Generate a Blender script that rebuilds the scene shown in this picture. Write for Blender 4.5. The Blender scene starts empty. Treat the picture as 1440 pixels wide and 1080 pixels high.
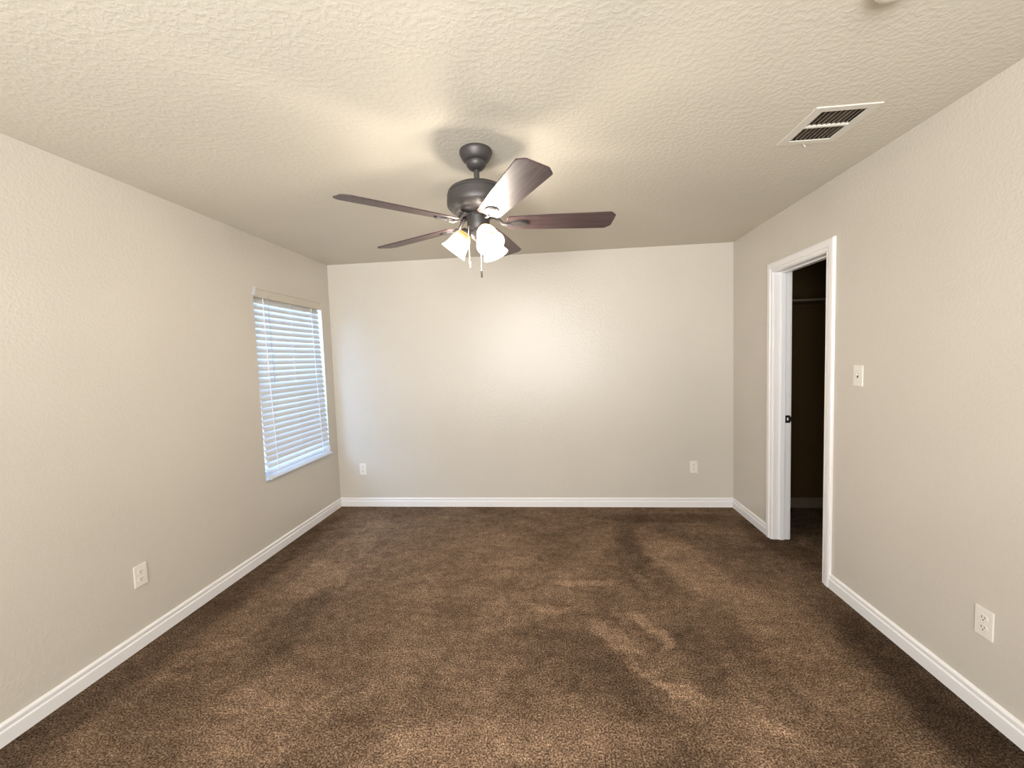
import bpy, bmesh, math, random
from mathutils import Vector, Matrix
random.seed(4)
PI = math.pi
S = bpy.context.scene
COL = S.collection

# ------------------------------------------------------------ room dimensions (metres)
L, R, D, H = 2.204, 1.6514, 4.021, 2.44      # left wall x=-L, right wall x=R, far wall y=D, ceiling z=H
NEAR = -1.55                                  # wall behind the camera
T = 0.12                                      # wall thickness

# ------------------------------------------------------------ camera
def make_camera():
    yaw, pitch, roll, h, f = -0.0984891, -0.0620537, -0.0327097, 1.461656, 587.803
    fw = Vector((math.sin(yaw)*math.cos(pitch), math.cos(yaw)*math.cos(pitch), math.sin(pitch)))
    r = Vector((math.cos(yaw), -math.sin(yaw), 0)); u = r.cross(fw)
    c, s = math.cos(roll), math.sin(roll)
    r2 = c*r + s*u; u2 = -s*r + c*u
    cam = bpy.data.cameras.new('camera'); o = bpy.data.objects.new('camera', cam)
    cam.sensor_fit = 'HORIZONTAL'; cam.sensor_width = 36; cam.lens = 36*f/1440
    cam.clip_start = 0.02
    m = Matrix(((r2.x, u2.x, -fw.x, 0), (r2.y, u2.y, -fw.y, 0), (r2.z, u2.z, -fw.z, h), (0, 0, 0, 1)))
    o.matrix_world = m
    COL.objects.link(o); S.camera = o
make_camera()

# ------------------------------------------------------------ world, daylight, exposure
w = bpy.data.worlds.new('world'); S.world = w; w.use_nodes = True
w.node_tree.nodes['Background'].inputs[0].default_value = (0.62, 0.78, 1.0, 1)
w.node_tree.nodes['Background'].inputs[1].default_value = 1.3
S.view_settings.view_transform = 'Standard'; S.view_settings.look = 'None'
S.view_settings.gamma = 1; S.view_settings.use_curve_mapping = False
S.view_settings.exposure = 0.2

WIN_X0, WIN_X1, WIN_Z0, WIN_Z1 = -1.75, 1.0, 0.75, 2.15     # window in the wall behind the camera
def area_light(name, loc, size, target, power, color):
    l = bpy.data.lights.new(name, 'AREA'); l.shape = 'RECTANGLE'; l.size, l.size_y = size
    l.energy = power; l.color = color
    o = bpy.data.objects.new(name, l); o.location = loc
    o.rotation_euler = (Vector(target)-Vector(loc)).to_track_quat('-Z', 'Y').to_euler()
    COL.objects.link(o); return o
area_light('daylight_near_window', ((WIN_X0+WIN_X1)/2, NEAR-0.32, (WIN_Z0+WIN_Z1)/2), (2.7, 1.4),
           ((WIN_X0+WIN_X1)/2, 0, (WIN_Z0+WIN_Z1)/2), 140, (1.0, 1.0, 1.0))
area_light('daylight_left_window', (-L-0.55, 3.3, 1.5), (1.3, 1.7), (-L, 3.42, 1.2), 62, (0.34, 0.58, 1.0))

# added fill light outside the near window, aimed up to brighten the ceiling
area_light('ceiling_fill_light', ((WIN_X0+WIN_X1)/2, -6.2, -0.5), (6.5, 3.0), ((WIN_X0+WIN_X1)/2, 1.5, 2.3), 950, (1.0, 1.0, 0.98))
BULB_STRENGTH = 700

# ------------------------------------------------------------ materials
def mat(name, color, rough=0.5, metal=0.0, spec=0.5):
    m = bpy.data.materials.new(name); m.use_nodes = True
    b = m.node_tree.nodes['Principled BSDF']
    b.inputs['Base Color'].default_value = (*color, 1)
    b.inputs['Roughness'].default_value = rough
    b.inputs['Metallic'].default_value = metal
    b.inputs['Specular IOR Level'].default_value = spec
    return m
def nodes(m): return m.node_tree.nodes, m.node_tree.links, m.node_tree.nodes['Principled BSDF']
def tex_coord(m, scale=(1, 1, 1)):
    n, l, b = nodes(m)
    tc = n.new('ShaderNodeTexCoord'); mp = n.new('ShaderNodeMapping'); mp.inputs['Scale'].default_value = scale
    l.new(tc.outputs['Object'], mp.inputs[0]); return mp.outputs[0]
def noise(m, co, scale, detail=2, rough=0.5, dist=0):
    n, l, b = nodes(m)
    t = n.new('ShaderNodeTexNoise'); t.inputs['Scale'].default_value = scale
    t.inputs['Detail'].default_value = detail; t.inputs['Roughness'].default_value = rough
    t.inputs['Distortion'].default_value = dist
    l.new(co, t.inputs['Vector']); return t.outputs['Fac']
def ramp(m, fac, stops):
    n, l, b = nodes(m)
    r = n.new('ShaderNodeValToRGB'); e = r.color_ramp.elements
    while len(e) < len(stops): e.new(0.5)
    for i, (p, c) in enumerate(stops):
        e[i].position = p; e[i].color = (*c, 1) if len(c) == 3 else c
    l.new(fac, r.inputs[0]); return r.outputs[0]
def math_node(m, op, a, b_=None):
    n, l, b = nodes(m)
    t = n.new('ShaderNodeMath'); t.operation = op
    for i, v in enumerate((a, b_)):
        if v is None: continue
        if isinstance(v, (int, float)): t.inputs[i].default_value = v
        else: l.new(v, t.inputs[i])
    return t.outputs[0]
def mix_rgb(m, fac, a, b_, mode='MIX'):
    n, l, b = nodes(m)
    t = n.new('ShaderNodeMix'); t.data_type = 'RGBA'; t.blend_type = mode
    for s, v in ((t.inputs[0], fac), (t.inputs[6], a), (t.inputs[7], b_)):
        if isinstance(v, (int, float)): s.default_value = v
        elif isinstance(v, tuple): s.default_value = (*v, 1)
        else: l.new(v, s)
    return t.outputs[2]
def bump(m, height, strength, dist, prev=None):
    n, l, b = nodes(m)
    t = n.new('ShaderNodeBump'); t.inputs['Strength'].default_value = strength
    t.inputs['Distance'].default_value = dist
    l.new(height, t.inputs['Height'])
    if prev: l.new(prev, t.inputs['Normal'])
    l.new(t.outputs[0], b.inputs['Normal']); return t.outputs[0]

def wall_paint(name, color, bs, scale, rough, dist):
    m = mat(name, color, rough, 0, 0.38)
    co = tex_coord(m)
    n1 = noise(m, co, scale, 3, 0.55, 0.3)
    h = ramp(m, n1, [(0.42, (0, 0, 0)), (0.62, (1, 1, 1))])
    bump(m, h, bs, dist)
    n, l, b = nodes(m)
    v = noise(m, co, 1.3, 2, 0.5)
    c = ramp(m, v, [(0.3, tuple(x*0.975 for x in color)), (0.7, tuple(min(1, x*1.02) for x in color))])
    l.new(c, b.inputs['Base Color'])
    return m
M = {}
M['wall'] = wall_paint('wall_paint', (0.64, 0.595, 0.52), 0.2, 85, 0.22, 0.003)
M['ceiling'] = wall_paint('ceiling_paint', (0.67, 0.625, 0.53), 0.2, 50, 0.7, 0.004)
M['trim'] = mat('white_gloss_trim', (0.88, 0.86, 0.85), 0.35)
M['plastic'] = mat('white_plastic', (0.82, 0.78, 0.71), 0.3)
M['slot'] = mat('dark_slot', (0.03, 0.025, 0.02), 0.6)
M['black_metal'] = mat('black_metal', (0.02, 0.018, 0.016), 0.4, 0.6)
M['slat'] = mat('white_faux_wood_slat', (0.66, 0.67, 0.68), 0.4)
M['headrail'] = mat('beige_headrail', (0.63, 0.58, 0.49), 0.5)
M['cord'] = mat('white_cord', (0.85, 0.86, 0.88), 0.8)
M['vinyl'] = mat('white_vinyl', (0.8, 0.8, 0.8), 0.4)
M['bronze'] = mat('aged_bronze', (0.075, 0.068, 0.066), 0.45, 0.5)
M['chain'] = mat('pale_metal_chain', (0.75, 0.72, 0.68), 0.3, 0.6)
M['duct'] = mat('dark_duct', (0.02, 0.017, 0.013), 0.9)
M['grille'] = mat('painted_grille', (0.72, 0.68, 0.6), 0.5)
M['louver'] = mat('dusty_louver', (0.25, 0.2, 0.15), 0.6)
M['closet'] = mat('closet_paint_shade_dark', (0.085, 0.05, 0.017), 0.8, 0, 0.2)  # the unlit closet's darkness is put into the wall colour
M['closet_trim_shade_dark'] = mat('closet_trim_shade_dark', (0.2, 0.15, 0.1), 0.5)  # closet baseboard colour darkened to stand for the shade in there
M['shelf'] = mat('closet_shelf_shade_dark', (0.2, 0.16, 0.11), 0.5)  # shelf colour carries the closet's shade too

def glass_mat():
    m = bpy.data.materials.new('window_glass'); m.use_nodes = True
    n, l = m.node_tree.nodes, m.node_tree.links
    n.remove(n['Principled BSDF']); out = n['Material Output']
    t = n.new('ShaderNodeBsdfTransparent'); g = n.new('ShaderNodeBsdfGlossy'); g.inputs['Roughness'].default_value = 0.02
    x = n.new('ShaderNodeMixShader'); x.inputs[0].default_value = 0.06
    l.new(t.outputs[0], x.inputs[1]); l.new(g.outputs[0], x.inputs[2]); l.new(x.outputs[0], out.inputs[0])
    return m
M['glass'] = glass_mat()

def wood_mat():
    m = mat('cherry_blade', (0.1, 0.05, 0.04), 0.42, 0, 0.4)
    n, l, b = nodes(m)
    co = tex_coord(m, (2.5, 40, 40))
    g = noise(m, co, 1.6, 4, 0.6, 0.6)
    c = ramp(m, g, [(0.3, (0.035, 0.02, 0.022)), (0.55, (0.075, 0.046, 0.046)), (0.75, (0.12, 0.08, 0.078))])
    l.new(c, b.inputs['Base Color'])
    bump(m, g, 0.08, 0.001)
    return m
M['blade'] = wood_mat()

def shade_mat():
    m = bpy.data.materials.new('frosted_shade'); m.use_nodes = True
    n, l = m.node_tree.nodes, m.node_tree.links
    n.remove(n['Principled BSDF']); out = n['Material Output']
    tc = n.new('ShaderNodeTexCoord'); sp = n.new('ShaderNodeSeparateXYZ'); l.new(tc.outputs['Object'], sp.inputs[0])
    mr = n.new('ShaderNodeMapRange'); l.new(sp.outputs['Z'], mr.inputs[0])
    mr.inputs[1].default_value = -0.055; mr.inputs[2].default_value = -0.012; mr.inputs[3].default_value = 0; mr.inputs[4].default_value = 1
    r = n.new('ShaderNodeValToRGB'); e = r.color_ramp.elements
    e[0].position = 0.25; e[0].color = (1, 0.93, 0.8, 1); e[1].position = 0.85; e[1].color = (1.0, 0.66, 0.2, 1)
    l.new(mr.outputs[0], r.inputs[0])
    st = n.new('ShaderNodeMapRange'); l.new(mr.outputs[0], st.inputs[0])
    st.inputs[3].default_value = 4.5; st.inputs[4].default_value = 0.85
    em = n.new('ShaderNodeEmission'); l.new(r.outputs[0], em.inputs[0]); l.new(st.outputs[0], em.inputs[1])
    t = n.new('ShaderNodeBsdfTransparent'); t.inputs[0].default_value = (1, 0.96, 0.9, 1)
    x = n.new('ShaderNodeMixShader')
    fr = n.new('ShaderNodeMapRange'); fr.inputs[3].default_value = 0.6; fr.inputs[4].default_value = 0.97
    l.new(mr.outputs[0], fr.inputs[0]); l.new(fr.outputs[0], x.inputs[0])
    l.new(t.outputs[0], x.inputs[1]); l.new(em.outputs[0], x.inputs[2]); l.new(x.outputs[0], out.inputs[0])
    return m
M['shade'] = shade_mat()
def emit_mat(name, color, strength):
    m = bpy.data.materials.new(name); m.use_nodes = True
    n, l = m.node_tree.nodes, m.node_tree.links
    n.remove(n['Principled BSDF']); em = n.new('ShaderNodeEmission')
    em.inputs[0].default_value = (*color, 1); em.inputs[1].default_value = strength
    l.new(em.outputs[0], n['Material Output'].inputs[0]); return m
M['bulb'] = emit_mat('lit_bulb', (1.0, 0.93, 0.84), BULB_STRENGTH)

def carpet_mat():
    m = mat('brown_carpet', (0.1, 0.06, 0.04), 1.0, 0, 0.04)
    n, l, b = nodes(m)
    co = tex_coord(m)
    # tufts
    tuft = noise(m, co, 135, 4, 0.85)
    tc_ = ramp(m, tuft, [(0.38, (0.03, 0.014, 0.006)), (0.5, (0.18, 0.114, 0.071)), (0.62, (0.52, 0.375, 0.26))])
    # nap brushed in different directions: soft patches and brush marks; also darker strips along the walls
    cs = tex_coord(m, (1.0, 0.8, 1)); big = noise(m, cs, 2.2, 5, 0.62, 0.6)
    bigr = ramp(m, big, [(0.34, (0.78, 0.77, 0.76)), (0.5, (1, 1, 1)), (0.66, (1.2, 1.2, 1.2))])
    mid = noise(m, co, 24, 5, 0.72)
    midr = ramp(m, mid, [(0.3, (0.66, 0.65, 0.64)), (0.7, (1.34, 1.34, 1.34))])
    cf = tex_coord(m, (0.8, 1.3, 1)); foot = noise(m, cf, 7, 7, 0.72, 0.8)
    footr = ramp(m, foot, [(0.36, (0.78, 0.77, 0.76)), (0.47, (0.94, 0.94, 0.94)), (0.55, (1.05, 1.05, 1.05)), (0.66, (1.3, 1.3, 1.3))])
    wn = n.new('ShaderNodeTexNoise'); wn.inputs['Scale'].default_value = 9; wn.inputs['Detail'].default_value = 7; wn.inputs['Roughness'].default_value = 0.75
    l.new(co, wn.inputs['Vector'])
    def vmath(op, a, b_=None, sc=None):
        t = n.new('ShaderNodeVectorMath'); t.operation = op; l.new(a, t.inputs[0])
        if b_ is not None:
            if isinstance(b_, tuple): t.inputs[1].default_value = b_
            else: l.new(b_, t.inputs[1])
        if sc is not None: t.inputs['Scale'].default_value = sc
        return t
    wo = vmath('SCALE', vmath('SUBTRACT', wn.outputs['Color'], (0.5, 0.5, 0.5)).outputs[0], sc=0.22).outputs[0]
    wc = vmath('ADD', co, wo).outputs[0]
    total = 1.0
    #  x, y, angle, half length, half width, gain
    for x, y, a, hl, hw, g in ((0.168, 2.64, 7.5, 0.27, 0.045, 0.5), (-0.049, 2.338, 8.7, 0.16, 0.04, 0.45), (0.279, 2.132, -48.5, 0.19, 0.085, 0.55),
            (0.489, 2.186, -62.2, 0.2, 0.05, 0.75), (0.482, 1.804, -34.7, 0.19, 0.045, 0.55), (0.33, 1.95, -70, 0.13, 0.04, 0.5), (0.514, 2.738, -63.1, 0.12, 0.04, 0.4),
            (-1.64, 2.96, 86.8, 0.85, 0.20, 0.45), (0.869, 2.95, -75, 0.6, 0.24, 0.5), (1.15, 2.2, -90, 0.6, 0.22, 0.4), (-1.25, 1.56, 30, 0.3, 0.25, 0.35),
            (-0.3, 1.45, 8, 0.65, 0.18, 0.42), (0.75, 1.5, -60, 0.35, 0.2, 0.35), (0.536, 3.072, -93.9, 0.5, 0.13, -0.3), (0.66, 1.95, -93, 0.45, 0.11, -0.3),
            (0.1, 1.95, -41, 0.45, 0.25, -0.25), (-1.5, 2.15, -89, 0.45, 0.16, -0.22), (1.665, 3.3, -80, 0.5, 0.17, -0.4), (0.9, 3.75, 0, 0.7, 0.12, -0.3),
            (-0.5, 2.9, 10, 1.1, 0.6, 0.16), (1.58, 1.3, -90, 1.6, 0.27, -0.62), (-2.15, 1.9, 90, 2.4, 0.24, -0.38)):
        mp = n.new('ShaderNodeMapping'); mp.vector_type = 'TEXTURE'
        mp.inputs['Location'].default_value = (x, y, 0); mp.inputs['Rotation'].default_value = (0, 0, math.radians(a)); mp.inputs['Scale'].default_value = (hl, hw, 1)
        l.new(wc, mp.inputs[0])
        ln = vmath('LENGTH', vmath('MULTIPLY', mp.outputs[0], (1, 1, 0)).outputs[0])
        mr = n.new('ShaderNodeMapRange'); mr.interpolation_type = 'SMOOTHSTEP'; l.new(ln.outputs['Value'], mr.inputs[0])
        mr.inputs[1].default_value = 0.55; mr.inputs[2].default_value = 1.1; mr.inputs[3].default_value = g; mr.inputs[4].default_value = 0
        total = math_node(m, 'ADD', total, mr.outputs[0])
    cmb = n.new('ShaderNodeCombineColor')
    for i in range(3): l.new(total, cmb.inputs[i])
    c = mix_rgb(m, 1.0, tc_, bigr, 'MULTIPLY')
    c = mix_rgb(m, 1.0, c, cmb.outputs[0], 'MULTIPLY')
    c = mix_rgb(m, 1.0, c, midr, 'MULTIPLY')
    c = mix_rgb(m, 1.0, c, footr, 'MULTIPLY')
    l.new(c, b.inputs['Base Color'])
    b.inputs['Sheen Weight'].default_value = 0.0
    b.inputs['Sheen Roughness'].default_value = 0.6
    h = math_node(m, 'ADD', tuft, math_node(m, 'MULTIPLY', mid, 0.8))
    bump(m, h, 0.8, 0.012)
    return m
M['carpet'] = carpet_mat()

# ------------------------------------------------------------ mesh helpers
def link(name, me, m, parent=None, smooth=False, loc=None, rot=None):
    mats = m if isinstance(m, (list, tuple)) else [m]
    for k in mats: me.materials.append(k)
    if smooth:
        for p in me.polygons: p.use_smooth = True
    o = bpy.data.objects.new(name, me); COL.objects.link(o)
    if parent: o.parent = parent
    if loc is not None: o.location = loc
    if rot is not None: o.rotation_euler = rot
    return o
def obj(name, bm, m, parent=None, smooth=False, loc=None, rot=None, auto=None):
    bmesh.ops.recalc_face_normals(bm, faces=bm.faces)
    if auto is not None:
        for e in bm.edges:
            if len(e.link_faces) == 2 and e.calc_face_angle(0) > auto: e.smooth = False
        smooth = True
    me = bpy.data.meshes.new(name); bm.to_mesh(me); bm.free()
    return link(name, me, m, parent, smooth, loc, rot)
def box(bm, x0, x1, y0, y1, z0, z1, mi=0, bevel=0):
    v = [bm.verts.new(c) for c in ((x0, y0, z0), (x1, y0, z0), (x1, y1, z0), (x0, y1, z0), (x0, y0, z1), (x1, y0, z1), (x1, y1, z1), (x0, y1, z1))]
    fs = [bm.faces.new([v[i] for i in q]) for q in ((0, 3, 2, 1), (4, 5, 6, 7), (0, 1, 5, 4), (1, 2, 6, 5), (2, 3, 7, 6), (3, 0, 4, 7))]
    for f in fs: f.material_index = mi
    if bevel:
        es = list({e for f in fs for e in f.edges})
        r = bmesh.ops.bevel(bm, geom=es, offset=bevel, segments=2, profile=0.5, affect='EDGES')
        for f in r['faces']: f.material_index = mi
    return v
def lathe(bm, prof, n=40, mi=0, close=True):
    rings = []
    for r, z in prof:
        if r < 1e-5: rings.append([bm.verts.new((0, 0, z))])
        else: rings.append([bm.verts.new((r*math.cos(2*PI*i/n), r*math.sin(2*PI*i/n), z)) for i in range(n)])
    for a, b in zip(rings, rings[1:]):
        for i in range(n):
            j = (i+1) % n
            if len(a) == 1 and len(b) == 1: continue
            if len(a) == 1: f = bm.faces.new((a[0], b[j], b[i]))
            elif len(b) == 1: f = bm.faces.new((a[i], a[j], b[0]))
            else: f = bm.faces.new((a[i], a[j], b[j], b[i]))
            f.material_index = mi
def tube(bm, pts, r, n=8, mi=0):
    pts = [Vector(p) for p in pts]; rings = []
    rs = r if isinstance(r, (list, tuple)) else [r]*len(pts)
    up = Vector((0, 0, 1))
    for i, p in enumerate(pts):
        t = (pts[min(i+1, len(pts)-1)]-pts[max(i-1, 0)]).normalized()
        a = t.cross(up)
        if a.length < 1e-3: a = t.cross(Vector((0, 1, 0)))
        a.normalize(); b = t.cross(a)
        rings.append([bm.verts.new(p+rs[i]*(math.cos(2*PI*k/n)*a+math.sin(2*PI*k/n)*b)) for k in range(n)])
    for q, s in zip(rings, rings[1:]):
        for k in range(n):
            bm.faces.new((q[k], q[(k+1) % n], s[(k+1) % n], s[k])).material_index = mi
    bm.faces.new(rings[0][::-1]).material_index = mi; bm.faces.new(rings[-1]).material_index = mi
def prism(bm, outline, z0, z1, mi=0):
    a = [bm.verts.new((x, y, z0)) for x, y in outline]; b = [bm.verts.new((x, y, z1)) for x, y in outline]
    fs = [bm.faces.new(a[::-1]), bm.faces.new(b)]
    for i in range(len(a)):
        j = (i+1) % len(a); fs.append(bm.faces.new((a[i], a[j], b[j], b[i])))
    for f in fs: f.material_index = mi
def sweep(bm, prof, p0, p1, out, up, k0=0, k1=0, mi=0):
    """extrude a closed profile (d along out, h along up) from p0 to p1; k0/k1 shift ends by k*d (mitre on d), or tuple (kd,kh)."""
    p0, p1, out, up = map(Vector, (p0, p1, out, up)); t = (p1-p0).normalized()
    def k(v, d, h): return v[0]*d+v[1]*h if isinstance(v, tuple) else v*d
    a = [bm.verts.new(p0+out*d+up*h+t*k(k0, d, h)) for d, h in prof]
    b = [bm.verts.new(p1+out*d+up*h+t*k(k1, d, h)) for d, h in prof]
    fs = [bm.faces.new(a[::-1]), bm.faces.new(b)]
    for i in range(len(a)):
        j = (i+1) % len(a); fs.append(bm.faces.new((a[i], a[j], b[j], b[i])))
    for f in fs: f.material_index = mi
def struct(o, label):
    o['kind'] = 'structure'; o['label'] = label; return o
def thing(name, label, cat, loc=(0, 0, 0), rot=(0, 0, 0), group=None):
    o = bpy.data.objects.new(name, None); o.empty_display_size = 0.05; COL.objects.link(o)
    o.location = loc; o.rotation_euler = rot; o['label'] = label; o['category'] = cat
    if group: o['group'] = group
    return o
def holed(bm, axis, a0, a1, u0, u1, v0, v1, holes):
    """a slab normal to axis (0 x, 1 y, 2 z) with rectangular holes (hu0,hu1,hv0,hv1)."""
    us = sorted({u0, u1, *[h[0] for h in holes], *[h[1] for h in holes]})
    vs = sorted({v0, v1, *[h[2] for h in holes], *[h[3] for h in holes]})
    def P(a, u, v): return {0: (a, u, v), 1: (u, a, v), 2: (u, v, a)}[axis]
    solid = {}
    for i in range(len(us)-1):
        for j in range(len(vs)-1):
            cu, cv = (us[i]+us[i+1])/2, (vs[j]+vs[j+1])/2
            solid[i, j] = not any(h[0] < cu < h[1] and h[2] < cv < h[3] for h in holes)
    vert = {}
    def V(a, i, j):
        if (a, i, j) not in vert: vert[a, i, j] = bm.verts.new(P((a0, a1)[a], us[i], vs[j]))
        return vert[a, i, j]
    for (i, j), s in solid.items():
        if not s: continue
        for a in (0, 1): bm.faces.new((V(a, i, j), V(a, i+1, j), V(a, i+1, j+1), V(a, i, j+1)))
        for (di, dj, q) in ((-1, 0, ((i, j), (i, j+1))), (1, 0, ((i+1, j), (i+1, j+1))), (0, -1, ((i, j), (i+1, j))), (0, 1, ((i, j+1), (i+1, j+1)))):
            if not solid.get((i+di, j+dj), False):
                (b0, b1), (c0, c1) = q
                bm.faces.new((V(0, b0, b1), V(0, c0, c1), V(1, c0, c1), V(1, b0, b1)))

# ------------------------------------------------------------ shell
CX1 = 3.05      # closet depth (x)
CY0 = 2.25      # closet near side (y)
DO0, DO1, DZ = 2.712, 3.318, 2.030            # door opening
WY0, WY1, WZ0, WZ1 = 2.945, 3.868, 0.583, 2.046  # left window recess
V0, V1, U0, U1 = 1.125, 1.325, 1.915, 2.17    # vent hole x, y

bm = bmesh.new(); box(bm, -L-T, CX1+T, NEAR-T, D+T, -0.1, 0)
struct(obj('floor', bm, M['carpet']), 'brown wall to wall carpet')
bm = bmesh.new(); holed(bm, 2, H, H+0.1, -L-T, R+T, NEAR-T, D+T, [(V0, V1, U0, U1)])
struct(obj('ceiling', bm, M['ceiling']), 'beige textured ceiling')
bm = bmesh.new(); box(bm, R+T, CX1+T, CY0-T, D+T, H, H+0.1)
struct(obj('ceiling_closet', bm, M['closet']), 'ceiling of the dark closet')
bm = bmesh.new(); holed(bm, 0, -L-T, -L, NEAR-T, D+T, 0, H, [(WY0, WY1, WZ0, WZ1)])
struct(obj('wall_left', bm, M['wall']), 'beige wall with the blind covered window')
bm = bmesh.new(); holed(bm, 0, R, R+T, NEAR-T, D, 0, H, [(DO0-0.018, DO1+0.018, -1, DZ+0.018)])
struct(obj('wall_right', bm, M['wall']), 'beige wall with the closet doorway')
bm = bmesh.new(); box(bm, -L, R+T, D, D+T, 0, H)
struct(obj('wall_far', bm, M['wall']), 'beige wall at the far end')
bm = bmesh.new(); holed(bm, 1, NEAR-T, NEAR, -L, R, 0, H, [(WIN_X0, WIN_X1, WIN_Z0, WIN_Z1)])
struct(obj('wall_near', bm, M['wall']), 'beige wall behind the camera')
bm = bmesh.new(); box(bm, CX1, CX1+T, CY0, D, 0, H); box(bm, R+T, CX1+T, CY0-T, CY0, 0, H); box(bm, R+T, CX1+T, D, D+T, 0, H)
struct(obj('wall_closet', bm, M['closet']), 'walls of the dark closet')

# baseboards
BP = [(0, 0), (0.014, 0), (0.014, 0.052), (0.0135, 0.056), (0.008, 0.060), (0.008, 0.066), (0.0115, 0.069), (0.012, 0.080), (0.008, 0.086), (0.003, 0.089), (0, 0.089)]
def base(name, segs, label, m='trim'):
    bm = bmesh.new()
    for p0, p1, out, k0, k1 in segs: sweep(bm, BP, p0, p1, out, (0, 0, 1), k0, k1)
    struct(obj(name, bm, M[m]), label)
CW = 0.076   # casing width
base('baseboard_left', [((-L, NEAR, 0), (-L, D, 0), (1, 0, 0), 1, -1)], 'white baseboard along the window wall')
base('baseboard_far', [((-L, D, 0), (R, D, 0), (0, -1, 0), 1, -1)], 'white baseboard along the far wall')
base('baseboard_right', [((R, NEAR, 0), (R, DO0-CW+0.001, 0), (-1, 0, 0), 1, 0), ((R, DO1+CW-0.001, 0), (R, D, 0), (-1, 0, 0), 0, -1)], 'white baseboard along the doorway wall')
base('baseboard_closet', [((R+T, D, 0), (CX1, D, 0), (0, -1, 0), 0, -1), ((CX1, CY0, 0), (CX1, D, 0), (-1, 0, 0), 1, -1)], 'baseboard inside the dark closet', 'closet_trim_shade_dark')
base('baseboard_near', [((-L, NEAR, 0), (R, NEAR, 0), (0, 1, 0), 1, -1)], 'white baseboard behind the camera')

# doorway: casing, jamb, stop, strike plate
door = bpy.data.objects.new('door_1', None); COL.objects.link(door); struct(door, 'white trimmed closet doorway')
CP = [(0, 0.006), (0.010, 0.006), (0.012, 0.009), (0.012, 0.022), (0.0095, 0.0245), (0.0095, 0.0275), (0.0155, 0.031), (0.0175, 0.040), (0.0175, CW-0.014), (0.015, CW-0.004), (0.008, CW), (0, CW)]  # d off wall, h outward from opening
def casing(xw, sx):
    bm = bmesh.new()
    sweep(bm, CP, (xw, DO1, 0), (xw, DO1, DZ), (sx, 0, 0), (0, 1, 0), 0, (0, 1))
    sweep(bm, CP, (xw, DO0, 0), (xw, DO0, DZ), (sx, 0, 0), (0, -1, 0), 0, (0, 1))
    sweep(bm, CP, (xw, DO0, DZ), (xw, DO1, DZ), (sx, 0, 0), (0, 0, 1), (0, -1), (0, 1))
    return bm
obj('casing', casing(R, -1), M['trim'], door)
obj('casing', casing(R+T, 1), M['trim'], door)
bm = bmesh.new()
JX0, JX1 = R-0.001, R+T+0.001
box(bm, JX0, JX1, DO1, DO1+0.018, 0, DZ+0.018, bevel=0.002); box(bm, JX0, JX1, DO0-0.018, DO0, 0, DZ+0.018, bevel=0.002); box(bm, JX0, JX1, DO0, DO1, DZ, DZ+0.018, bevel=0.002)
obj('jamb', bm, M['trim'], door)
bm = bmesh.new()
SX0, SX1 = R+0.045, R+0.080
box(bm, SX0, SX1, DO1-0.011, DO1, 0, DZ, bevel=0.003); box(bm, SX0, SX1, DO0, DO0+0.011, 0, DZ, bevel=0.003); box(bm, SX0, SX1, DO0+0.011, DO1-0.011, DZ-0.011, DZ, bevel=0.003)
obj('door_stop', bm, M['trim'], door)
bm = bmesh.new()
holed(bm, 1, DO1-0.0018, DO1+0.001, R+0.086, R+0.1195, 0.905, 0.962, [(R+0.096, R+0.108, 0.923, 0.945)])
box(bm, R+0.1185, R+0.127, DO1-0.006, DO1, 0.915, 0.952, bevel=0.0015)
o = obj('strike_plate', bm, M['black_metal'], door); o['label'] = 'black latch strike plate'

# left window: vinyl frame, sashes, pane
def window(name, axis_fn, u0, u1, v0, v1, label, rails=True):
    bm = bmesh.new()
    fw = 0.045
    def B(a0, a1, b0, b1, c0, c1): box(bm, *axis_fn(a0, a1, b0, b1, c0, c1), bevel=0.003)
    B(0, 0.05, u0, u0+fw, v0, v1); B(0, 0.05, u1-fw, u1, v0, v1)
    B(0, 0.05, u0+fw, u1-fw, v0, v0+fw); B(0, 0.05, u0+fw, u1-fw, v1-fw, v1)
    vm = (v0+v1)/2; B(0.01, 0.045, u0+fw, u1-fw, vm-0.02, vm+0.02)
    o = struct(obj(name, bm, M['vinyl']), label)
    bm = bmesh.new(); box(bm, *axis_fn(0.022, 0.026, u0+0.03, u1-0.03, v0+0.03, v1-0.03)); obj('pane', bm, M['glass'], o)
    return o
window('window_1', lambda a0, a1, b0, b1, c0, c1: (-L-T+a0-0.005, -L-T+a1-0.005, b0, b1, c0, c1), WY0, WY1, WZ0, WZ1, 'white vinyl window behind the blind')
window('window_2', lambda a0, a1, b0, b1, c0, c1: (b0, b1, NEAR-T+a0, NEAR-T+a1, c0, c1), WIN_X0, WIN_X1, WIN_Z0, WIN_Z1, 'wide white window behind the camera')

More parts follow.
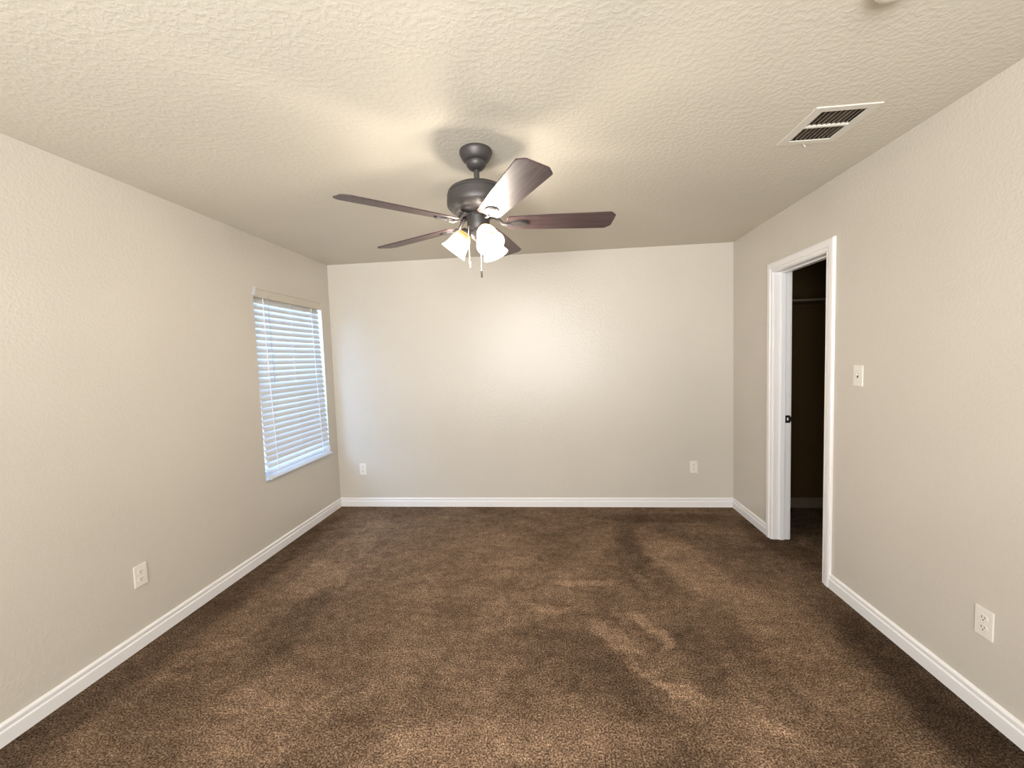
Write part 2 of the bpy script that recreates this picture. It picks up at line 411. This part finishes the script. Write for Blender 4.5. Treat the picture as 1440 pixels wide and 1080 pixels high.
# ------------------------------------------------------------ blind
bl = thing('window_blind', 'white horizontal slat blind hanging in the left wall window', 'window blind', (-L, (WY0+WY1)/2, 2.04))
def W2(x, y, z): return (x+L, y-(WY0+WY1)/2, z-2.04)
BY0, BY1 = WY0+0.008, WY1-0.03
ZT, ZB, NS = 1.962, 0.655, 28
def slat_x(z): return -L-0.026 + 0.036*max(0, (ZT-z)/(ZT-ZB))**1.3
bm = bmesh.new()
for i in range(NS+1):
    z = ZT-(ZT-ZB)*i/NS; xc = slat_x(z)
    tilt = math.radians(65 if i < NS-1 else (47 if i == NS-1 else 34))
    j = random.uniform(-0.03, 0.03)
    d = (math.cos(tilt+j), -math.sin(tilt+j)); nn = (math.sin(tilt+j), math.cos(tilt+j))
    prof = []
    for s in (-1, -0.6, 0, 0.6, 1): prof.append((0.025*s, 0.0018-0.0024*s*s+0.0013))
    for s in (1, 0.6, 0, -0.6, -1): prof.append((0.025*s, 0.0018-0.0024*s*s-0.0013))
    ya = BY0+random.uniform(-0.001, 0.001)
    a = [bm.verts.new(W2(xc+d[0]*p+nn[0]*q, ya, z+d[1]*p+nn[1]*q)) for p, q in prof]
    b = [bm.verts.new(W2(xc+d[0]*p+nn[0]*q, ya+(BY1-BY0), z+d[1]*p+nn[1]*q)) for p, q in prof]
    bm.faces.new(a[::-1]); bm.faces.new(b)
    for k in range(10): bm.faces.new((a[k], a[(k+1) % 10], b[(k+1) % 10], b[k]))
obj('slats', bm, M['slat'], bl)
bm = bmesh.new(); box(bm, -0.055, -0.002, WY0+0.002-(WY0+WY1)/2, WY1-0.002-(WY0+WY1)/2, -0.056, 0.0055, bevel=0.002)
obj('headrail', bm, M['headrail'], bl)
bm = bmesh.new()      # bottom rail, resting tilted at the sill edge
tl = math.radians(28)
pr = [(-0.026, -0.008), (0.026, -0.006), (0.028, 0.0), (0.026, 0.006), (-0.026, 0.008)]
zc, xc = 0.607, -L+0.020
a = []; b = []
for p, q in pr:
    x = xc+math.cos(tl)*p+math.sin(tl)*q; z = zc-math.sin(tl)*p+math.cos(tl)*q
    a.append(bm.verts.new(W2(x, BY0, z))); b.append(bm.verts.new(W2(x, BY1+0.004, z)))
bm.faces.new(a[::-1]); bm.faces.new(b)
for k in range(5): bm.faces.new((a[k], a[(k+1) % 5], b[(k+1) % 5], b[k]))
obj('bottom_rail', bm, M['slat'], bl)
for fy in (0.125, 0.5, 0.86):
    y = BY0+(BY1-BY0)*fy; bm = bmesh.new()
    zs = [2.0]+[ZT-(ZT-ZB)*i/14 for i in range(15)]+[0.615]
    tube(bm, [W2(slat_x(z)+0.0155, y, z-0.004) for z in zs], 0.0032 if fy != 0.5 else 0.0012, 6)
    tube(bm, [W2(slat_x(z)-0.017, y, z) for z in zs], 0.0012, 5)
    obj('ladder_cord', bm, M['cord'], bl)
for dy, zb in ((0.135, 1.33), (0.146, 1.36)):
    y = BY0+dy+0.006; bm = bmesh.new()
    tube(bm, [W2(-L+0.004, y, 2.0), W2(-L+0.010, y+0.001, 1.7), W2(-L+0.014, y+0.004, zb+0.03)], 0.0013, 6)
    tube(bm, [W2(-L+0.014, y+0.004, zb+0.03), W2(-L+0.014, y+0.004, zb+0.022), W2(-L+0.014, y+0.004, zb)], [0.002, 0.004, 0.005], 8)
    o = obj('tilt_cord', bm, mat('grey_cord', (0.42, 0.46, 0.52), 0.7), bl); o['label'] = 'grey looking tilt cord with a small tassel'
bm = bmesh.new()      # valance clip / end bracket standing proud at the upper near corner
box(bm, -0.03, 0.006, BY0-0.012-(WY0+WY1)/2, BY0+0.028-(WY0+WY1)/2, -0.045, -0.020, bevel=0.002)
box(bm, -0.004, 0.004, BY0+0.006-(WY0+WY1)/2, BY0+0.026-(WY0+WY1)/2, -0.020, 0.018, bevel=0.0015)
o = obj('bracket', bm, M['slat'], bl); o['label'] = 'white plastic valance bracket'

# ------------------------------------------------------------ outlets and switch
def outlet_proto(label, group):
    t = thing('wall_outlet', label, 'electrical outlet', group=group)   # local: x across, -y out of wall, z up
    bm = bmesh.new(); box(bm, -0.0355, 0.0355, -0.0065, 0, -0.058, 0.058, bevel=0.0028)
    obj('cover_plate', bm, M['plastic'], t)
    for s in (1, -1):
        bm = bmesh.new()
        pts = []
        for k in range(24):
            a = 2*PI*k/24; pts.append((0.0172*math.cos(a), max(-0.0135, min(0.0135, 0.0172*math.sin(a)))))
        zc = 0.0195*s
        A = [bm.verts.new((x, -0.0062, zc+z)) for x, z in pts]; B = [bm.verts.new((x, -0.0082, zc+z)) for x, z in pts]
        bm.faces.new(A); bm.faces.new(B[::-1])
        for i in range(24): bm.faces.new((A[i], A[(i+1) % 24], B[(i+1) % 24], B[i]))
        box(bm, -0.0072, -0.0048, -0.0086, -0.0078, zc-0.001, zc+0.008, 1)
        box(bm, 0.0048, 0.0072, -0.0086, -0.0078, zc-0.000, zc+0.007, 1)
        n0 = len(bm.verts)
        G = [bm.verts.new((0.0026*math.cos(2*PI*k/10), -0.0086, zc-0.0075+0.0026*math.sin(2*PI*k/10))) for k in range(10)]
        G2 = [bm.verts.new((v.co.x, -0.0078, v.co.z)) for v in G]
        bm.faces.new(G).material_index = 1
        for i in range(10): bm.faces.new((G[i], G[(i+1) % 10], G2[(i+1) % 10], G2[i])).material_index = 1
        obj('receptacle', bm, [M['plastic'], M['slot']], t)
    bm = bmesh.new(); lathe(bm, [(0, 0.0012), (0.0022, 0.001), (0.003, 0), (0.003, -0.002)], 12)
    obj('screw', bm, M['chain'], t, True, (0, -0.0066, 0), (PI/2, 0, 0))
    return t
def copy_tree(o, parent=None):
    c = o.copy(); COL.objects.link(c)
    if parent: c.parent = parent
    for ch in list(o.children): copy_tree(ch, c)
    return c
G = 'white duplex wall outlets'
o1 = outlet_proto('white outlet low on the left wall below the window side', G)
spots = [((-L, 1.944, 0.379), PI/2, 'white outlet low on the left wall, nearer than the window'),
         ((-1.945, D, 0.385), 0, 'white outlet on the far wall in the bluish daylight by the left corner'),
         ((1.294, D, 0.384), 0.0, 'white outlet on the far wall near the right corner'),
         ((R, 1.736, 0.371), -PI/2, 'white outlet low on the right wall, nearer than the doorway')]
for i, (p, rz, lab) in enumerate(spots):
    o = o1 if i == 0 else copy_tree(o1)
    o.location = p; o.rotation_euler = (0, math.radians((0, 0, -1.5, 0)[i]), rz); o['label'] = lab

sw = thing('light_switch', 'white toggle light switch beside the closet doorway', 'light switch', (R, 2.437, 1.305), (0, 0, -PI/2))
bm = bmesh.new(); box(bm, -0.0355, 0.0355, -0.0065, 0, -0.058, 0.058, bevel=0.0028)
obj('cover_plate', bm, M['plastic'], sw)
bm = bmesh.new(); box(bm, -0.005, 0.005, -0.0072, -0.006, -0.012, 0.012, 1)
v = box(bm, -0.0038, 0.0038, -0.016, -0.0065, -0.0005, 0.0075, 0)
for q in v:
    if q.co.y < -0.01: q.co.z += 0.006
obj('toggle', bm, [M['plastic'], M['slot']], sw)
for z in (-0.03, 0.03):
    bm = bmesh.new(); lathe(bm, [(0, 0.0012), (0.0022, 0.001), (0.003, 0), (0.003, -0.002)], 12)
    obj('screw', bm, M['chain'], sw, True, (0, -0.0066, z), (PI/2, 0, 0))

# ------------------------------------------------------------ return air grille
vt = thing('ceiling_vent', 'white framed air return grille with dark louvers on the ceiling', 'air vent', (1.225, 2.037, H))
bm = bmesh.new()
FX, FY, IX, IY = 0.127, 0.153, 0.089, 0.122
for (x0, x1, y0, y1) in ((-FX, -IX, -FY, FY), (IX, FX, -FY, FY), (-IX, IX, -FY, -IY), (-IX, IX, IY, FY)):
    box(bm, x0, x1, y0, y1, -0.005, 0.0, bevel=0)
bmesh.ops.remove_doubles(bm, verts=bm.verts, dist=1e-5)
obj('frame', bm, M['grille'], vt)
bm = bmesh.new(); box(bm, -IX, IX, -0.006, 0.006, -0.006, 0.004)
obj('divider_bar', bm, M['grille'], vt)
bm = bmesh.new()
NL = 9
for half in ((-IY, -0.006), (0.006, IY)):
    for i in range(NL):
        x = -IX+(i+0.5)*2*IX/NL
        a = math.radians(68+random.uniform(-8, 8)); dx, dz = 0.0075*math.cos(a), 0.0075*math.sin(a)
        th = 0.0019
        for_v = [(x-dx, 0.002-dz), (x+dx, 0.002+dz)]
        q = [(x-dx-th, 0.006-dz), (x-dx+th, 0.006-dz), (x+dx+th, 0.006+dz), (x+dx-th, 0.006+dz)]
        A = [bm.verts.new((u, half[0], v)) for u, v in q]; B = [bm.verts.new((u, half[1], v)) for u, v in q]
        bm.faces.new(A[::-1]); bm.faces.new(B)
        for k in range(4): bm.faces.new((A[k], A[(k+1) % 4], B[(k+1) % 4], B[k]))
o = obj('louvers', bm, M['louver'], vt)
bm = bmesh.new()
x0, x1, y0, y1 = V0-1.225, V1-1.225, U0-2.037, U1-2.037
bmv = [bm.verts.new((x, y, z)) for z in (0.005, 0.16) for x, y in ((x0, y0), (x1, y0), (x1, y1), (x0, y1))]
bm.faces.new(bmv[4:])
for k in range(4): bm.faces.new((bmv[k], bmv[(k+1) % 4], bmv[4+(k+1) % 4], bmv[4+k]))
obj('duct', bm, M['duct'], vt)
bm = bmesh.new(); tube(bm, [(-0.01, 0.151, -0.004), (-0.002, 0.156, -0.010), (0.004, 0.156, -0.016), (0.0, 0.153, -0.022)], [0.001, 0.0025, 0.003, 0.001], 6)
o = obj('peeling_caulk', bm, M['grille'], vt); o['label'] = 'curled bit of white paint hanging from the edge'

# ------------------------------------------------------------ smoke detector (only its edge is in frame)
sd = thing('smoke_detector', 'round white smoke detector cut off by the top edge of the photo', 'smoke detector', (0.945, 1.272, H))
bm = bmesh.new(); lathe(bm, [(0, 0), (0.06, 0), (0.062, -0.008), (0.0, -0.008)], 40); obj('base', bm, M['plastic'], sd, auto=0.6)
bm = bmesh.new(); lathe(bm, [(0, -0.008), (0.055, -0.008), (0.056, -0.02), (0.05, -0.03), (0.035, -0.035), (0, -0.036)], 40); obj('cover', bm, M['plastic'], sd, auto=0.9)

# ------------------------------------------------------------ closet shelf
sh = thing('closet_shelf', 'plain shelf high up inside the dark closet', 'shelf', (2.4, D, 1.87))
bm = bmesh.new(); box(bm, R+T-2.4, CX1-2.4, -0.32, 0, -0.018, 0.0, bevel=0.002); obj('shelf_board', bm, M['shelf'], sh)
bm = bmesh.new(); box(bm, R+T-2.4, CX1-2.4, -0.019, 0, -0.05, -0.018, bevel=0.002); obj('cleat', bm, M['closet'], sh)

# ------------------------------------------------------------ ceiling fan
FXC, FYC = -0.334, 2.008
fan = thing('ceiling_fan', 'dark five blade ceiling fan with three lit glass shades and pull chains', 'ceiling fan', (FXC, FYC, H))
def zf(z): return z-H
bm = bmesh.new()
lathe(bm, [(0, 0), (0.074, 0), (0.077, -0.006), (0.077, -0.014), (0.073, -0.024), (0.066, -0.038), (0.060, -0.047), (0.053, -0.052), (0.047, -0.054),
           (0.047, -0.062), (0.045, -0.070), (0.036, -0.082), (0.024, -0.090), (0.014, -0.092)], 48)
obj('canopy', bm, M['bronze'], fan, auto=0.7)
bm = bmesh.new(); lathe(bm, [(0.0135, -0.085), (0.0135, zf(2.285))], 20); lathe(bm, [(0.0135, zf(2.305)), (0.021, zf(2.303)), (0.024, zf(2.285)), (0.024, zf(2.272))], 24)
obj('downrod', bm, M['bronze'], fan, auto=0.7)
bm = bmesh.new()
lathe(bm, [(0.0, zf(2.277)), (0.07, zf(2.275)), (0.112, zf(2.268)), (0.130, zf(2.258)), (0.137, zf(2.248)), (0.138, zf(2.242)), (0.135, zf(2.238)),
           (0.142, zf(2.234)), (0.144, zf(2.205)), (0.144, zf(2.186)), (0.140, zf(2.178)), (0.130, zf(2.168)), (0.119, zf(2.161)),
           (0.112, zf(2.158)), (0.104, zf(2.149)), (0.080, zf(2.144)), (0.0, zf(2.143))], 64)
for k in range(15):     # vent slots round the lower bowl
    a = 2*PI*k/15
    c, s = math.cos(a), math.sin(a)
    q = []
    for (r, z, t) in ((0.131, zf(2.1683), -0.012), (0.131, zf(2.1683), 0.012), (0.121, zf(2.1615), 0.010), (0.121, zf(2.1615), -0.010)):
        q.append(bm.verts.new((r*c-t*s, r*s+t*c, z)))
    bm.faces.new(q).material_index = 1
obj('motor_housing', bm, [M['bronze'], M['slot']], fan, auto=0.6)
bm = bmesh.new()
lathe(bm, [(0, zf(2.146)), (0.060, zf(2.146)), (0.062, zf(2.138)), (0.055, zf(2.132)), (0.053, zf(2.10)), (0.051, zf(2.075)), (0.046, zf(2.068)), (0, zf(2.066))], 40)
obj('switch_housing', bm, M['bronze'], fan, auto=0.7)
bm = bmesh.new()
lathe(bm, [(0, zf(2.069)), (0.043, zf(2.069)), (0.044, zf(2.062)), (0.040, zf(2.045)), (0.028, zf(2.030)), (0.016, zf(2.022)), (0.012, zf(2.012)), (0.007, zf(2.004)), (0, zf(2.001))], 36)
obj('light_fitter', bm, M['bronze'], fan, auto=0.7)

PH = math.radians(-134.4)
r0, r1 = 0.135, 0.655
def half_w(r): return 0.054+0.017*min(1, (r-r0)/0.40)
out = []
up = [(r0, half_w(r0)-0.012), (r0+0.012, half_w(r0)), (0.35, half_w(0.35)), (r1-0.03, half_w(r1)), (r1-0.024, half_w(r1)-0.003), (r1-0.004, half_w(r1)-0.024), (r1, half_w(r1)-0.030)]
outline = [(x, -y) for x, y in up]+[(x, y) for x, y in up[::-1]]
for k in range(5):
    ang = PH+2*PI*k/5
    droop = 0.0166*math.cos(ang)+0.0126*math.sin(ang)
    bm = bmesh.new(); prism(bm, outline, -0.003, 0.003)
    es = [e for e in bm.edges if abs(e.verts[0].co.z-e.verts[1].co.z) < 1e-6]
    bmesh.ops.bevel(bm, geom=es, offset=0.0015, segments=2, profile=0.5, affect='EDGES')
    e = (Matrix.Rotation(ang, 4, 'Z') @ Matrix.Rotation(-droop, 4, 'Y') @ Matrix.Rotation(math.radians(-12), 4, 'X')).to_euler()
    b = obj('blade', bm, M['blade'], fan, loc=(0, 0, zf(2.104)), rot=e)
    # iron: curved arm up to the motor, oval medallion with two slots under the blade
    bm = bmesh.new()
    tube(bm, [(0.075, 0, 0.034), (0.095, 0, 0.020), (0.115, 0, -0.004), (0.14, 0, -0.010), (0.165, 0, -0.009)], [0.011, 0.009, 0.008, 0.008, 0.007], 10)
    ov = [(0.192+0.046*math.cos(2*PI*i/32), 0.030*math.sin(2*PI*i/32)) for i in range(32)]
    prism(bm, ov, -0.0085, -0.003)
    ov2 = [(0.192+0.040*math.cos(2*PI*i/32), 0.0245*math.sin(2*PI*i/32)) for i in range(32)]
    prism(bm, ov2, -0.0115, -0.0085)
    for sy in (-0.0085, 0.0085):
        sl = [(0.192+0.022*math.cos(2*PI*i/16), sy+0.0045*math.sin(2*PI*i/16)) for i in range(16)]
        prism(bm, sl, -0.0119, -0.0114, 1)
    box(bm, 0.055, 0.098, -0.017, 0.017, 0.030, 0.036, 0, 0.001)
    obj('blade_iron', bm, [M['bronze'], M['slot']], b, auto=0.7)

SHP = [(0.026, 0.0), (0.030, -0.008), (0.040, -0.024), (0.047, -0.045), (0.051, -0.070), (0.056, -0.092), (0.066, -0.112)]
for k, deg in enumerate((178, -57, 60)):
    a = math.radians(deg); tilt = math.radians(38)
    # arm
    c, s = math.cos(a), math.sin(a)
    bm = bmesh.new()
    tube(bm, [(0.030*c, 0.030*s, zf(2.058)), (0.042*c, 0.042*s, zf(2.070)), (0.052*c, 0.052*s, zf(2.077)), (0.058*c, 0.058*s, zf(2.070))], 0.010, 12)
    obj('arm', bm, M['bronze'], fan, smooth=True)
    e = (Matrix.Rotation(a, 4, 'Z') @ Matrix.Rotation(-tilt, 4, 'Y')).to_euler()
    bm = bmesh.new()
    inner = [(r-0.0025, z) for r, z in SHP[::-1]]
    lathe(bm, SHP, 40)
    sdo = obj('lamp_shade', bm, M['shade'], fan, smooth=True, loc=(0.060*c, 0.060*s, zf(2.066)), rot=e)
    sdo['label'] = 'lit frosted glass bell shade'
    bm = bmesh.new(); lathe(bm, [(0, 0.016), (0.018, 0.014), (0.027, 0.004), (0.029, -0.004), (0.026, -0.006), (0.016, -0.006), (0.014, -0.026), (0, -0.026)], 24)
    obj('socket', bm, M['bronze'], sdo, auto=0.7)
    bm = bmesh.new(); lathe(bm, [(0, -0.026), (0.012, -0.028), (0.014, -0.04), (0.022, -0.056), (0.024, -0.068), (0.020, -0.082), (0.010, -0.091), (0, -0.093)], 20)
    obj('bulb', bm, M['bulb'], sdo, smooth=True)
for (x, y, zt, zb, fob) in ((-0.374, 1.965, 2.085, 1.915, True), (-0.318, 1.955, 2.085, 1.875, False)):
    lx, ly = x-FXC, y-FYC
    bm = bmesh.new(); tube(bm, [(lx*0.9, ly*0.9, zf(zt)), (lx, ly, zf(zt-0.006)), (lx, ly, zf(zb))], 0.0016, 6)
    z = zt-0.01
    while z > zb:
        bmesh.ops.create_icosphere(bm, subdivisions=1, radius=0.0024, matrix=Matrix.Translation((lx, ly, zf(z)))); z -= 0.0052
    ch = obj('pull_chain', bm, M['chain'], fan, smooth=True)
    if fob:
        bm = bmesh.new(); lathe(bm, [(0, zf(zb+0.006)), (0.004, zf(zb+0.004)), (0.0065, zf(zb-0.003)), (0.004, zf(zb-0.01)), (0.0035, zf(zb-0.014)), (0.0045, zf(zb-0.02)), (0.004, zf(zb-0.027)), (0, zf(zb-0.028))], 14)
        f = obj('fob', bm, M['chain'], ch, smooth=True, loc=(lx, ly, 0))
    else:
        bm = bmesh.new(); lathe(bm, [(0, zf(zb+0.002)), (0.003, zf(zb)), (0.0042, zf(zb-0.006)), (0.0048, zf(zb-0.03)), (0.003, zf(zb-0.034)), (0, zf(zb-0.034))], 14)
        f = obj('fob', bm, M['bronze'], ch, smooth=True, loc=(lx, ly, 0))
